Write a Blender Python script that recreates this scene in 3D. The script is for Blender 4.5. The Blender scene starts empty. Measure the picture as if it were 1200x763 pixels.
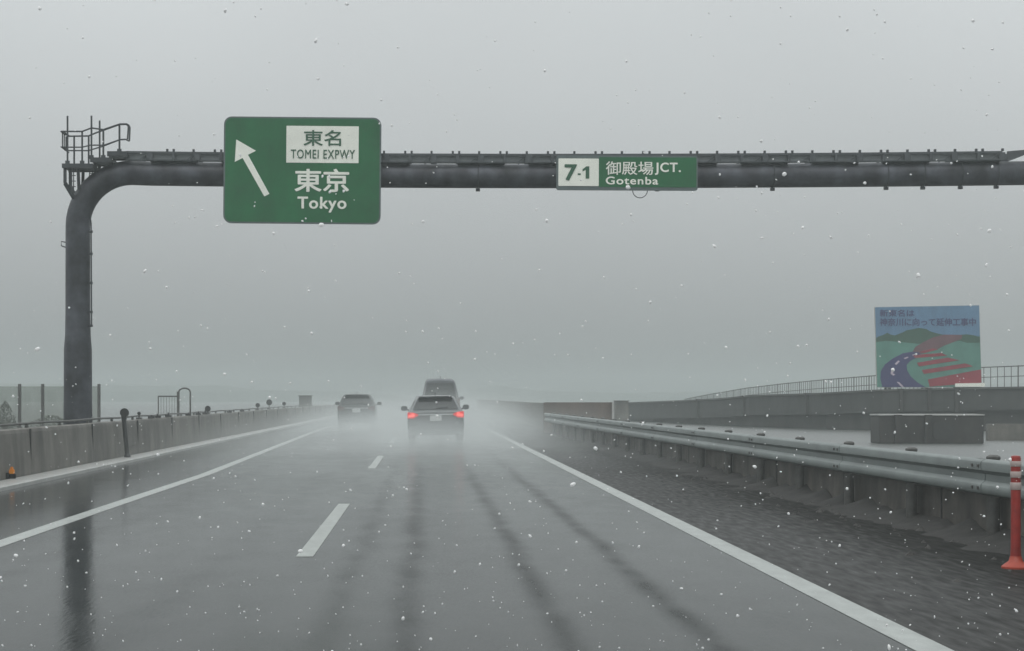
import bpy, bmesh, math, random
from mathutils import Vector, Matrix, noise

random.seed(11)
sc = bpy.context.scene
C = sc.collection
PI = math.pi

# ------------------------------------------------------------------ camera, world, sun, exposure
F, VX, VY, H = 2200.0, 497.0, 466.0, 1.40      # focal length / vanishing point in 1200 px units, eye height
cam_d = bpy.data.cameras.new('camera')
cam = bpy.data.objects.new('camera', cam_d); C.objects.link(cam)
cam.location = (0, 0, H); cam.rotation_euler = (PI/2, 0, 0)
cam_d.sensor_width = 36.0; cam_d.sensor_fit = 'HORIZONTAL'
cam_d.lens = 36.0*F/1200.0
cam_d.shift_x = (600-VX)/1200.0; cam_d.shift_y = (VY-381.5)/1200.0
cam_d.clip_start = 0.05; cam_d.clip_end = 5000
sc.camera = cam

SUN_EL, SUN_AZ = math.radians(58), math.radians(200)
w = bpy.data.worlds.new('World'); sc.world = w; w.use_nodes = True
nt = w.node_tree; nt.nodes.clear()
N, L = nt.nodes.new, nt.links.new
out = N('ShaderNodeOutputWorld'); bg = N('ShaderNodeBackground'); bg.inputs['Strength'].default_value = 0.10
sky = N('ShaderNodeTexSky'); sky.sky_type = 'NISHITA'; sky.sun_disc = False
sky.sun_elevation = SUN_EL; sky.sun_rotation = SUN_AZ; sky.air_density = 1.0; sky.dust_density = 4.0
hs = N('ShaderNodeHueSaturation'); hs.inputs['Saturation'].default_value = 0.10; hs.inputs['Value'].default_value = 1.0
L(sky.outputs[0], hs.inputs['Color'])
# closed cloud deck: brighter towards the zenith, soft mottling
tc = N('ShaderNodeTexCoord'); sep = N('ShaderNodeSeparateXYZ'); L(tc.outputs['Generated'], sep.inputs[0])
mr = N('ShaderNodeMapRange'); mr.inputs['From Min'].default_value = 0.0; mr.inputs['From Max'].default_value = 1.0
mr.inputs['To Min'].default_value = 2.4; mr.inputs['To Max'].default_value = 20.5
pw = N('ShaderNodeMath'); pw.operation = 'POWER'; pw.inputs[1].default_value = .5
mxz = N('ShaderNodeMath'); mxz.operation = 'MAXIMUM'; mxz.inputs[1].default_value = 0.0; L(sep.outputs['Z'], mxz.inputs[0])
L(mxz.outputs[0], pw.inputs[0]); L(pw.outputs[0], mr.inputs['Value'])
nz = N('ShaderNodeTexNoise'); nz.inputs['Scale'].default_value = 2.2; nz.inputs['Detail'].default_value = 3
L(tc.outputs['Generated'], nz.inputs['Vector'])
nm = N('ShaderNodeMapRange'); nm.inputs['From Min'].default_value = .3; nm.inputs['From Max'].default_value = .7
nm.inputs['To Min'].default_value = .93; nm.inputs['To Max'].default_value = 1.07; L(nz.outputs['Fac'], nm.inputs['Value'])
mu = N('ShaderNodeMath'); mu.operation = 'MULTIPLY'; L(mr.outputs[0], mu.inputs[0]); L(nm.outputs[0], mu.inputs[1])
cc = N('ShaderNodeCombineColor')
for k, c in zip(('Red', 'Green', 'Blue'), (.935, .985, 1.0)):
    m_ = N('ShaderNodeMath'); m_.operation = 'MULTIPLY'; m_.inputs[1].default_value = c
    L(mu.outputs[0], m_.inputs[0]); L(m_.outputs[0], cc.inputs[k])
mx = N('ShaderNodeMix'); mx.data_type = 'RGBA'; mx.inputs['Factor'].default_value = 0.88
L(hs.outputs[0], mx.inputs['A']); L(cc.outputs[0], mx.inputs['B'])
L(mx.outputs['Result'], bg.inputs['Color']); L(bg.outputs[0], out.inputs[0])

sun_d = bpy.data.lights.new('sun', 'SUN'); sun_d.energy = 1.3; sun_d.angle = math.radians(40); sun_d.color = (1, .97, .93)
sun = bpy.data.objects.new('sun', sun_d); C.objects.link(sun)
sun.rotation_euler = (PI/2-SUN_EL, 0, PI-SUN_AZ)

sc.view_settings.view_transform = 'Standard'; sc.view_settings.look = 'None'
sc.view_settings.exposure = -0.50; sc.view_settings.gamma = 1.0; sc.view_settings.use_curve_mapping = False
sc.cycles.volume_bounces = 2
sc.cycles.max_bounces = 6
sc.cycles.volume_step_rate = 3.0
sc.cycles.volume_max_steps = 96
sc.cycles.caustics_reflective = False; sc.cycles.caustics_refractive = False
sc.cycles.sample_clamp_indirect = 4.0

# ------------------------------------------------------------------ helpers
def P(px, py, Z):
    return Vector(((px-VX)/F*Z, Z, H-(py-VY)/F*Z))

def newmat(name):
    m = bpy.data.materials.new(name); m.use_nodes = True
    return m, m.node_tree, m.node_tree.nodes['Principled BSDF']

def mat(name, col, rough=.5, metal=0.0, var=.18, scale=6.0, streak=0.0, bump=0.0, spec=.5, coat=0.0, stretch=(1, 1, 1), emit=None, es=0):
    """principled surface with two octaves of tone variation, optional rain streaks and bump"""
    m, t, p = newmat(name)
    n, l = t.nodes.new, t.links.new
    co = n('ShaderNodeTexCoord'); mp = n('ShaderNodeMapping'); mp.inputs['Scale'].default_value = stretch
    l(co.outputs['Object'], mp.inputs[0])
    a = n('ShaderNodeTexNoise'); a.inputs['Scale'].default_value = scale; a.inputs['Detail'].default_value = 8; a.inputs['Roughness'].default_value = .65
    l(mp.outputs[0], a.inputs['Vector'])
    r = n('ShaderNodeMapRange'); r.inputs['From Min'].default_value = .28; r.inputs['From Max'].default_value = .72
    r.inputs['To Min'].default_value = 1-var; r.inputs['To Max'].default_value = 1+var
    l(a.outputs['Fac'], r.inputs['Value']); fac = r.outputs[0]
    if streak:
        mp2 = n('ShaderNodeMapping'); mp2.inputs['Scale'].default_value = (1.1, 1.1, .30); l(co.outputs['Object'], mp2.inputs[0])
        b = n('ShaderNodeTexNoise'); b.inputs['Scale'].default_value = 2.2; b.inputs['Detail'].default_value = 3; b.inputs['Roughness'].default_value = .5
        l(mp2.outputs[0], b.inputs['Vector'])
        r2 = n('ShaderNodeMapRange'); r2.inputs['From Min'].default_value = .30; r2.inputs['From Max'].default_value = .70
        r2.inputs['To Min'].default_value = 1-streak; r2.inputs['To Max'].default_value = 1+streak*.6
        l(b.outputs['Fac'], r2.inputs['Value'])
        q = n('ShaderNodeMath'); q.operation = 'MULTIPLY'; l(fac, q.inputs[0]); l(r2.outputs[0], q.inputs[1]); fac = q.outputs[0]
    v = n('ShaderNodeVectorMath'); v.operation = 'SCALE'; v.inputs[0].default_value = col[:3]; l(fac, v.inputs['Scale'])
    l(v.outputs[0], p.inputs['Base Color'])
    p.inputs['Roughness'].default_value = rough; p.inputs['Metallic'].default_value = metal
    p.inputs['Specular IOR Level'].default_value = spec; p.inputs['Coat Weight'].default_value = coat
    if bump:
        bn = n('ShaderNodeBump'); bn.inputs['Strength'].default_value = bump; bn.inputs['Distance'].default_value = .02
        l(a.outputs['Fac'], bn.inputs['Height']); l(bn.outputs[0], p.inputs['Normal'])
    if emit:
        p.inputs['Emission Color'].default_value = (*emit, 1); p.inputs['Emission Strength'].default_value = es
    return m

class MB:
    """collects shapes into one bmesh, built as ONE mesh object"""
    def __init__(s): s.b = bmesh.new()
    def verts(s, pts): return [s.b.verts.new(p) for p in pts]
    def face(s, vs):
        try: return s.b.faces.new(vs)
        except ValueError: return None
    def box(s, c, size, rot=None):
        cx, cy, cz = c; sx, sy, sz = [q/2 for q in size]
        pts = [Vector((x, y, z)) for x in (-sx, sx) for y in (-sy, sy) for z in (-sz, sz)]
        if rot is not None: pts = [rot @ p for p in pts]
        v = s.verts([p+Vector(c) for p in pts])
        for f in ((0, 1, 3, 2), (4, 6, 7, 5), (0, 4, 5, 1), (2, 3, 7, 6), (0, 2, 6, 4), (1, 5, 7, 3)): s.face([v[i] for i in f])
        return s
    def bar(s, a, b, wd, hd):
        """rectangular bar from a to b"""
        a, b = Vector(a), Vector(b); d = b-a; ln = d.length; q = d.to_track_quat('Y', 'Z').to_matrix()
        return s.box((a+b)/2, (wd, ln, hd), q)
    def tube(s, pts, r, seg=10, cap=True):
        pts = [Vector(p) for p in pts]; rs = r if isinstance(r, (list, tuple)) else [r]*len(pts)
        rings = []; up = None
        for i, p in enumerate(pts):
            d = ((pts[min(i+1, len(pts)-1)]-pts[max(i-1, 0)])).normalized()
            if up is None:
                up = Vector((0, 0, 1)) if abs(d.z) < .9 else Vector((0, 1, 0))
            u = (up-d*up.dot(d)).normalized(); up = u; v_ = d.cross(u)
            rings.append(s.verts([p+(u*math.cos(2*PI*k/seg)+v_*math.sin(2*PI*k/seg))*rs[i] for k in range(seg)]))
        for A, B in zip(rings, rings[1:]):
            for k in range(seg): s.face((A[k], A[(k+1) % seg], B[(k+1) % seg], B[k]))
        if cap: s.face(rings[0]); s.face(rings[-1][::-1])
        return s
    def lathe(s, c, prof, seg=16):
        rings = [s.verts([(c[0]+r*math.cos(2*PI*k/seg), c[1]+r*math.sin(2*PI*k/seg), c[2]+z) for k in range(seg)]) for r, z in prof]
        for A, B in zip(rings, rings[1:]):
            for k in range(seg): s.face((A[k], A[(k+1) % seg], B[(k+1) % seg], B[k]))
        s.face(rings[0][::-1]); s.face(rings[-1]); return s
    def prism_y(s, poly, y0, y1):
        """poly in (x,z), extruded in y"""
        a = s.verts([(x, y0, z) for x, z in poly]); b = s.verts([(x, y1, z) for x, z in poly])
        s.face(a); s.face(b[::-1]); n = len(a)
        for k in range(n): s.face((a[k], b[k], b[(k+1) % n], a[(k+1) % n]))
        return s
    def sweep(s, path, prof, close=True):
        """path of (X,Y,zoff); prof of (d,z), d measured to the right of the travel direction; vertical sections"""
        rings = []
        for i, p in enumerate(path):
            a, b = Vector(path[max(i-1, 0)][:2]), Vector(path[min(i+1, len(path)-1)][:2]); d = (b-a).normalized()
            nx, ny = d.y, -d.x
            pr = prof(i) if callable(prof) else prof
            rings.append(s.verts([(p[0]+nx*q, p[1]+ny*q, p[2]+z) for q, z in pr]))
        n = len(rings[0])
        for A, B in zip(rings, rings[1:]):
            for k in range(n if close else n-1): s.face((A[k], A[(k+1) % n], B[(k+1) % n], B[k]))
        if close: s.face(rings[0]); s.face(rings[-1][::-1])
        return s
    def build(s, name, m, parent=None, smooth=False, loc=None, bevel=0):
        bmesh.ops.recalc_face_normals(s.b, faces=s.b.faces)
        if bevel:
            es = [e for e in s.b.edges if len(e.link_faces) == 2 and e.calc_face_angle(0) > .6]
            bmesh.ops.bevel(s.b, geom=es, offset=bevel, segments=2, affect='EDGES', clamp_overlap=True)
        me = bpy.data.meshes.new(name); s.b.to_mesh(me); s.b.free()
        if smooth:
            me.polygons.foreach_set('use_smooth', [True]*len(me.polygons))
            me.set_sharp_from_angle(angle=math.radians(40))
        me.materials.append(m)
        o = bpy.data.objects.new(name, me); C.objects.link(o)
        if parent is not None: o.parent = parent
        if loc: o.location = loc
        return o

def tag(o, label=None, cat=None, group=None, kind=None):
    if label: o['label'] = label
    if cat: o['category'] = cat
    if group: o['group'] = group
    if kind: o['kind'] = kind
    return o

def empty(name, loc, label, cat, group=None, rot=(0, 0, 0)):
    o = bpy.data.objects.new(name, None); C.objects.link(o); o.location = loc; o.rotation_euler = rot
    return tag(o, label, cat, group)

def copy_thing(root, loc, label):
    r = root.copy(); C.objects.link(r); r.location = loc; r['label'] = label
    for ch in list(root.children):
        c = ch.copy(); C.objects.link(c); c.parent = r
        for g in list(ch.children):
            d = g.copy(); C.objects.link(d); d.parent = c
    return r

def lettering(name, body, rect, y, m, parent, bold=.012, spacing=1.0):
    """text as a mesh filling rect=(x0,x1,z0,z1) at depth y, facing -Y"""
    cu = bpy.data.curves.new(name, 'FONT'); cu.body = body; cu.size = 1; cu.space_character = 1.12 if body.isascii() else 1.0
    t = bpy.data.objects.new('tmp_text', cu); C.objects.link(t)
    bpy.context.view_layer.update()
    me = bpy.data.meshes.new_from_object(t.evaluated_get(bpy.context.evaluated_depsgraph_get()))
    bpy.data.objects.remove(t)
    xs = [v.co.x for v in me.vertices]; ys = [v.co.y for v in me.vertices]
    x0, x1, y0, y1 = min(xs), max(xs), min(ys), max(ys)
    for v in me.vertices:
        v.co = Vector((rect[0]+(v.co.x-x0)/(x1-x0)*(rect[1]-rect[0]), y, rect[2]+(v.co.y-y0)/(y1-y0)*(rect[3]-rect[2])))
    b = bmesh.new(); b.from_mesh(me); me2 = b.verts[:]
    if bold:      # heavier strokes: stepped copies, each a millimetre nearer
        w_ = bold*(rect[3]-rect[2])
        geo = b.verts[:]+b.edges[:]+b.faces[:]
        for i_, (dx, dz) in enumerate(((1, 0), (-1, 0), (0, .8), (0, -.8), (.7, .6), (-.7, -.6), (.7, -.6), (-.7, .6))):
            d = bmesh.ops.duplicate(b, geom=geo)
            bmesh.ops.translate(b, verts=[v for v in d['geom'] if isinstance(v, bmesh.types.BMVert)], vec=(dx*w_, -.001*(i_+1), dz*w_))
    me.name = name; b.to_mesh(me); b.free(); me.materials.clear(); me.materials.append(m)
    o = bpy.data.objects.new(name, me); C.objects.link(o); o.parent = parent
    return o

def lerp(tab, x):
    if x <= tab[0][0]: return tab[0][1]
    for (a, b), (c, d) in zip(tab, tab[1:]):
        if x <= c: return b+(d-b)*(x-a)/(c-a)
    return tab[-1][1]

# ------------------------------------------------------------------ materials
def road_mat(name, base, lanes=True, rough=.13, dirt=0.0):
    m, t, p = newmat(name); n, l = t.nodes.new, t.links.new
    def M(op, a, b=None, c=None):
        q = n('ShaderNodeMath'); q.operation = op
        for i, v in enumerate((a, b, c)):
            if v is None: continue
            if isinstance(v, (int, float)): q.inputs[i].default_value = v
            else: l(v, q.inputs[i])
        return q.outputs[0]
    co = n('ShaderNodeTexCoord'); sp = n('ShaderNodeSeparateXYZ'); l(co.outputs['Object'], sp.inputs[0])
    def noise_(sc_, st, det=6):
        mp = n('ShaderNodeMapping'); mp.inputs['Scale'].default_value = st; l(co.outputs['Object'], mp.inputs[0])
        a = n('ShaderNodeTexNoise'); a.inputs['Scale'].default_value = sc_; a.inputs['Detail'].default_value = det; l(mp.outputs[0], a.inputs['Vector']); return a.outputs['Fac']
    big = noise_(.35, (1, .25, 1)); fine = noise_(42, (1, .16, 1), 4); mid = noise_(3.0, (1, .35, 1)); wob = noise_(.12, (0.0, 1, 0), 2)
    tr = None
    if lanes:
        # tyre tracks: strips where the passing tyres have squeezed the standing water away
        xw = M('ADD', sp.outputs['X'], M('MULTIPLY', M('SUBTRACT', wob, .5), .25))
        for cx, wd, am in ((-.58, .11, .35), (-.10, .11, .6), (.84, .10, .68), (1.66, .10, .75), (-3.3, .2, .15), (-1.75, .2, .12)):
            g = M('EXPONENT', M('MULTIPLY', M('POWER', M('DIVIDE', M('SUBTRACT', xw, cx), wd), 2.0), -1.0))
            g = M('MULTIPLY', g, am); tr = g if tr is None else M('MAXIMUM', tr, g)
        far = n('ShaderNodeMapRange'); far.inputs['From Min'].default_value = 24; far.inputs['From Max'].default_value = 42
        far.inputs['To Min'].default_value = 1; far.inputs['To Max'].default_value = .2; l(sp.outputs['Y'], far.inputs['Value'])
        br = n('ShaderNodeMapRange'); br.inputs['From Min'].default_value = .3; br.inputs['From Max'].default_value = .6; br.inputs['To Min'].default_value = .6; br.inputs['To Max'].default_value = 1.0
        l(mid, br.inputs['Value'])
        tr = M('MULTIPLY', M('MULTIPLY', tr, far.outputs[0]), br.outputs[0])
    tone = M('ADD', .72, M('ADD', M('MULTIPLY', big, .35), M('ADD', M('MULTIPLY', M('SUBTRACT', fine, .5), 1.6), M('MULTIPLY', mid, .25))))
    if dirt:
        blot = noise_(14, (1, .16, 1), 10); tone = M('MULTIPLY', tone, M('MAXIMUM', .3, M('SUBTRACT', 1.5, M('MULTIPLY', blot, 1.1))))
    if lanes: tone = M('MULTIPLY', tone, M('SUBTRACT', 1.0, M('MULTIPLY', tr, .45)))
    v = n('ShaderNodeVectorMath'); v.operation = 'SCALE'; v.inputs[0].default_value = base; l(tone, v.inputs['Scale']); l(v.outputs[0], p.inputs['Base Color'])
    ro = M('ADD', rough, M('ADD', M('MULTIPLY', M('SUBTRACT', big, .45), .18), M('MULTIPLY', M('SUBTRACT', mid, .5), .10 if lanes else .04)))
    if dirt: ro = M('ADD', ro, M('MULTIPLY', M('ADD', blot, .1), dirt*1.6))
    if lanes: ro = M('ADD', ro, M('MULTIPLY', tr, .16))
    ro = M('MAXIMUM', M('ADD', ro, M('MULTIPLY', M('SUBTRACT', fine, .5), .14)), .06)
    l(ro, p.inputs['Roughness'])
    p.inputs['IOR'].default_value = 1.33
    p.inputs['Specular IOR Level'].default_value = .5
    if lanes: l(M('SUBTRACT', .085, M('MULTIPLY', tr, .05)), p.inputs['Specular IOR Level'])
    if dirt:      # the mud film thickens towards the guardrail and kills the shine
        e_ = n('ShaderNodeMapRange'); e_.inputs['From Min'].default_value = 3.0; e_.inputs['From Max'].default_value = 4.6; e_.inputs['To Min'].default_value = .18; e_.inputs['To Max'].default_value = .02
        l(M('ADD', sp.outputs['X'], M('ADD', M('MULTIPLY', M('SUBTRACT', blot, .5), 1.2), M('MULTIPLY', M('SUBTRACT', big, .5), 2.5))), e_.inputs['Value']); l(e_.outputs[0], p.inputs['Specular IOR Level'])
    bn = n('ShaderNodeBump'); bn.inputs['Strength'].default_value = .05 if dirt else .13; bn.inputs['Distance'].default_value = .01
    l(M('ADD', M('MULTIPLY', fine, .45), M('MULTIPLY', noise_(9, (1, .5, 1), 4), .35)), bn.inputs['Height']); l(bn.outputs[0], p.inputs['Normal'])
    return m

M_road = road_mat('wet_asphalt', (.024, .027, .026))
M_shoulder = road_mat('dirty_wet_asphalt', (.023, .0225, .0215), lanes=False, rough=.24, dirt=.25)
M_ground = road_mat('wet_ground', (.06, .064, .062), lanes=False, rough=.2)
M_apron = mat('pale_wet_concrete', (.09, .095, .092), rough=.34, var=.12, scale=.4, bump=.05)
M_paint = mat('road_paint', (.31, .33, .315), rough=.34, var=.22, scale=7, bump=.1, stretch=(1, .4, 1))
M_conc = mat('weathered_concrete', (.130, .122, .108), rough=.6, var=.48, scale=.9, streak=.34, bump=.25)
M_conc_dark = mat('stained_concrete', (.085, .076, .066), rough=.6, var=.65, scale=1.8, streak=.5, bump=.35)
M_conc_brown = mat('mud_brown_concrete', (.085, .060, .048), rough=.65, var=.35, scale=1.0, streak=.3, bump=.3)
M_conc_ramp = mat('sooty_ramp_concrete', (.032, .033, .032), rough=.65, var=.35, scale=.7, streak=.35, bump=.2)
M_recess = mat('dark_and_shade_concrete', (.03, .028, .026), rough=.7, var=.5, scale=.8, streak=.4)  # doubles as painted shade in the recess under the ramp parapet
M_kerb = mat('wet_kerb_concrete', (.40, .40, .385), rough=.35, var=.18, scale=1.5, bump=.2)
M_dark = mat('dark_opening', (.03, .03, .03), rough=.8, var=.3)
M_galv = mat('galvanised_steel', (.20, .225, .22), rough=.42, metal=.35, var=.2, scale=5, stretch=(1, .15, 1), streak=.12)
M_post = mat('dull_galvanised_post', (.10, .10, .095), rough=.55, metal=.4, var=.3, scale=9)
M_tube = mat('mottled_gantry_steel', (.052, .055, .066), rough=.5, metal=.2, var=1.0, scale=1.7, streak=.5, bump=.15, spec=.35)
M_tray = mat('tray_steel', (.07, .078, .085), rough=.5, metal=.3, var=.3, scale=7)
M_traylight = mat('tray_infill', (.16, .175, .18), rough=.5, metal=.3, var=.3, scale=3)
M_rail = mat('platform_steel', (.045, .05, .055), rough=.5, metal=.4, var=.2)
M_green = mat('sign_green', (.001, .115, .034), rough=.65, var=.22, scale=1.6, streak=.12)
M_white = mat('sign_white', (.86, .88, .80), rough=.4, var=.08, scale=2, streak=.05)
M_signrim = mat('sign_rim', (.10, .13, .13), rough=.5, metal=.2, var=.2)
M_signtext = mat('sign_dark_green_ink', (.02, .10, .05), rough=.5, var=.1)
M_red = mat('orange_red_plastic', (.26, .022, .016), rough=.5, var=.35, scale=9)
M_reflband = mat('greyed_reflective_band', (.40, .33, .31), rough=.3, var=.15, scale=20)
M_base = mat('orange_plastic_base', (.32, .042, .02), rough=.55, var=.15, scale=20)
M_black = mat('black_plastic', (.018, .018, .018), rough=.4, var=.2)
M_orange = mat('amber_reflector', (.75, .27, .02), rough=.3, var=.15)

# ------------------------------------------------------------------ haze and air
HX, HY0, HY1 = 420, -60, 760
hz = MB().box((0, (HY0+HY1)/2, 4.2), (2*HX+20, HY1-HY0+20, 12.0))
m, t, p = newmat('haze_air'); t.nodes.remove(p)
pv = t.nodes.new('ShaderNodeVolumePrincipled'); pv.inputs['Color'].default_value = (.69, .745, .735, 1)
pv.inputs['Density'].default_value = .0029; pv.inputs['Anisotropy'].default_value = .2
t.links.new(pv.outputs[0], t.nodes['Material Output'].inputs['Volume'])
tag(hz.build('haze', m), kind='stuff')

# ------------------------------------------------------------------ ground, road, shoulders
def sheet(name, pts, m, z=0):
    b = MB(); b.face(b.verts([(x, y, z) for x, y in pts])); o = b.build(name, m); o['kind'] = 'structure'; return o
def strip_sheet(name, xl, xr, ys, z, m):
    b = MB(); rows = [b.verts([(xl(y), y, z), (xr(y), y, z)]) for y in ys]
    for A, B in zip(rows, rows[1:]): b.face((A[0], A[1], B[1], B[0]))
    o = b.build(name, m); o['kind'] = 'structure'; return o

sheet('ground', [(-HX, HY0), (HX, HY0), (HX, HY1), (-HX, HY1)], M_ground, -.004)
ys = [-50, -20, 0, 10, 20, 30, 45, 60, 80, 110, 150, 200, 300, 500, 755]
RAIL = [(-30, 5.9), (5, 5.75), (12, 5.58), (17.6, 5.46), (26, 5.30), (35, 5.15), (50, 4.95), (60, 4.82), (70, 4.74), (80, 4.72), (760, 4.72)]
rail_x = lambda y: lerp(RAIL, y)
strip_sheet('road', lambda y: -6.35, lambda y: 2.92, ys, 0, M_road)
strip_sheet('shoulder', lambda y: 2.921, lambda y: rail_x(y)+.42, ys, 0, M_shoulder)
strip_sheet('apron', lambda y: rail_x(y)+.80, lambda y: 60, [-20, 20, 45, 60, 72, 100, 120], .004, M_apron)

LEFT = [(0, -4.08), (24, -4.05), (34, -3.98), (50, -4.18), (76, -4.5), (110, -4.6), (755, -4.6)]
b = MB()
for xc, wd in (((lambda y: 2.82), .21),):
    rows = [b.verts([(xc(y)-wd/2, y, .004), (xc(y)+wd/2, y, .004)]) for y in [-50+k*5 for k in range(160)]]
    for A, B in zip(rows, rows[1:]): b.face((A[0], A[1], B[1], B[0]))
tag(b.build('road_marking', M_paint), 'long solid white line along the right lane edge', kind='structure')
b = MB(); rows = [b.verts([(lerp(LEFT, y)-.1, y, .004), (lerp(LEFT, y)+.1, y, .004)]) for y in [-50+k*4 for k in range(200)]]
for A, B in zip(rows, rows[1:]): b.face((A[0], A[1], B[1], B[0]))
tag(b.build('road_marking', M_paint), 'solid white line along the left lane edge', kind='structure')
b = MB()
for k in range(-2, 20):
    y0 = 16.5+20.5*k; x = -1.065+.0008*max(0, y0)
    b.face(b.verts([(x-.075, y0, .004), (x+.075, y0, .004), (x+.075, y0+8.2, .004), (x-.075, y0+8.2, .004)]))
tag(b.build('road_marking', M_paint), 'broken white line between the two lanes', kind='structure')

for o in C.objects:          # a real paint thickness
    if o.name.startswith('road_marking'):
        sm = o.modifiers.new('thickness', 'SOLIDIFY'); sm.thickness = .0034; sm.offset = -1
# kerb strip in front of the left wall
path = [(-6.36, y, 0) for y in (-50, -20, 0, 12, 20, 28, 36, 44, 50, 55, 75, 100, 150, 260)]
b = MB(); b.sweep(path, [(.05, -.003), (.05, .055), (.038, .066), (-.43, .07), (-.43, -.003)])
tag(b.build('kerb', M_kerb), kind='structure')

# distant hills, only a grey darkening above the horizon
def ridge(name, pts, Y, depth, m):
    """pts (px, py) of a skyline seen at distance Y; a real rounded mound"""
    b = MB(); rows = []
    for k in range(0, 61):
        px = pts[0][0]+(pts[-1][0]-pts[0][0])*k/60
        top = P(px, lerp(pts, px), Y); h = max(.2, top.z+.35*noise.noise(Vector((k*.7, Y, 0))))
        col = []
        for j in range(9):
            a = PI*j/8
            col.append((top.x, Y-depth*math.cos(a), h*math.sin(a)**.6+.3*noise.noise(Vector((k*.9, j*.9, 2)))*math.sin(a)-.05))
        rows.append(b.verts(col))
    for A, B in zip(rows, rows[1:]):
        for j in range(8): b.face((A[j], A[j+1], B[j+1], B[j]))
    o = b.build(name, m, smooth=True); o['kind'] = 'structure'; return o
M_hill = mat('wooded_hill', (.045, .055, .04), rough=.9, var=.5, scale=.25, bump=.5)
ridge('hills', [(-700, 440), (-200, 444), (0, 449), (120, 451), (270, 452), (300, 457), (400, 459), (470, 463), (480, 466)], 690, 30, M_hill)
ridge('hills', [(535, 466), (552, 456), (575, 452), (600, 453), (625, 458), (720, 460), (860, 459), (1000, 455), (1300, 445), (1700, 440)], 720, 30, M_hill)

# ------------------------------------------------------------------ left concrete wall
b = MB(); wp = [(-6.82, y, 0) for y in [-50+4*k for k in range(60)]]
b.sweep(wp, [(0, -.003), (0, .30), (-.035, .80), (-.05, .855), (-.08, .87), (-.22, .87), (-.25, .85), (-.28, -.003)])
wall_l = b.build('concrete_wall', M_conc)
tag(wall_l, 'long stained grey concrete wall beside the left kerb', 'wall')
b = MB()
for k in range(0, 24):
    y = 8.2+6.1*k
    b.box((-6.838, y, .43), (.036, .014, .86))
b.build('joint', M_dark, wall_l)
# thin steel pipe carried on the wall's top
b = MB(); b.tube([(-6.99, y, .945+.01*math.sin(y)) for y in range(-20, 120, 3)], .022, 8)
for y in range(-18, 118, 3): b.box((-6.99, y, .90), (.05, .06, .09))
pipe = b.build('pipe', M_post); tag(pipe, 'thin dark pipe running along the top of the left wall', 'pipe')

# ------------------------------------------------------------------ gantry
GY = 40.7; GS = F/GY
PX0 = (91.3-VX)/GS; BZ = H+(VY-202.6)/GS; ER = 63/GS; PX1 = 17.6
def sag(x): return -.075*max(0, 1-((x-3.0)/10.5)**2)
gantry = empty('sign_gantry', (PX0, GY, 0), 'dark steel tube gantry bent over the road, standing behind the left wall', 'gantry')
def G(x, y, z): return (x-PX0, y-GY, z)
pts = [G(PX0, GY, 0)]; rs = [.32]
for z, r in ((.4, .315), (1.5, .305), (2.45, .30), (2.75, .275), (3.2, .268), (BZ-ER, .265)): pts.append(G(PX0, GY, z)); rs.append(r)
for k in range(1, 13):
    a = PI/2*k/12; pts.append(G(PX0+ER*(1-math.cos(a)), GY, BZ-ER+ER*math.sin(a))); rs.append(.265)
x = PX0+ER+.4
while x < PX1-ER: pts.append(G(x, GY, BZ+sag(x))); rs.append(.26); x += .6
for k in range(0, 13):
    a = PI/2*k/12; pts.append(G(PX1-ER+ER*math.sin(a), GY, BZ-ER+ER*math.cos(a))); rs.append(.265)
pts.append(G(PX1, GY, 0)); rs.append(.30)
MB().tube(pts, rs, 28).build('tube', M_tube, gantry, smooth=True)
b = MB(); b.box(G(PX0, GY, .03), (1.0, 1.0, .06)); b.build('base_plate', M_post, gantry)
# couplings under the beam and clamp bands
for px in (1038, 1081, 1125, 1167, 560, 770, 905):
    x = (px-VX)/GS
    b = MB(); ring = [G(x, GY+.275*math.sin(2*PI*k/20), BZ+sag(x)+.275*math.cos(2*PI*k/20)) for k in range(21)]
    b.tube(ring, .012, 6, cap=False); b.box(G(x, GY-.02, BZ+sag(x)-.30), (.09, .08, .06))
    b.build('clamp', M_rail, gantry)
# cable tray riding on the beam
TX0, TX1 = (150-VX)/GS, (1176-VX)/GS
b = MB(); inf = MB(); zt = lambda x: BZ+.245+sag(x)
xs = [TX0+k*.51 for k in range(int((TX1-TX0)/.51)+1)]
for s in (-.26, .26):
    for a, c in zip(xs, xs[1:]):
        b.bar(G(a, GY+s, zt(a)+.185), G(c, GY+s, zt(c)+.185), .05, .045)
        b.bar(G(a, GY+s, zt(a)+.025), G(c, GY+s, zt(c)+.025), .04, .022)
    for i, a in enumerate(xs):
        b.box(G(a, GY+s, zt(a)+.105), (.13 if i % 2 else .06, .045, .15))
        if i % 2: b.bar(G(a-.22, GY+s, zt(a)+.03), G(a-.05, GY+s, zt(a)+.16), .03, .02)
for a, c in zip(xs, xs[1:]):
    b.box(G((a+c)/2, GY, zt((a+c)/2)+.012), (.5, .5, .02)) if int(a*2) % 3 else None
    inf.bar(G(a, GY-.20, zt(a)+.085), G(c, GY-.20, zt(c)+.085), .012, .17)
b.prism_y([(TX1-PX0, zt(TX1)+.02), (TX1-PX0+.10, zt(TX1)+.02), (TX1-PX0+.50, zt(TX1)+.17), (TX1-PX0+.46, zt(TX1)+.24), (TX1-PX0, zt(TX1)+.20)], -.28, -.22)
b.prism_y([(TX1-PX0, zt(TX1)+.02), (TX1-PX0+.10, zt(TX1)+.02), (TX1-PX0+.50, zt(TX1)+.17), (TX1-PX0+.46, zt(TX1)+.24), (TX1-PX0, zt(TX1)+.20)], .22, .28)
tray = b.build('walkway_tray', M_tray, gantry); inf.build('infill_plate', M_traylight, tray)
bolts = []
px = 198
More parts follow.
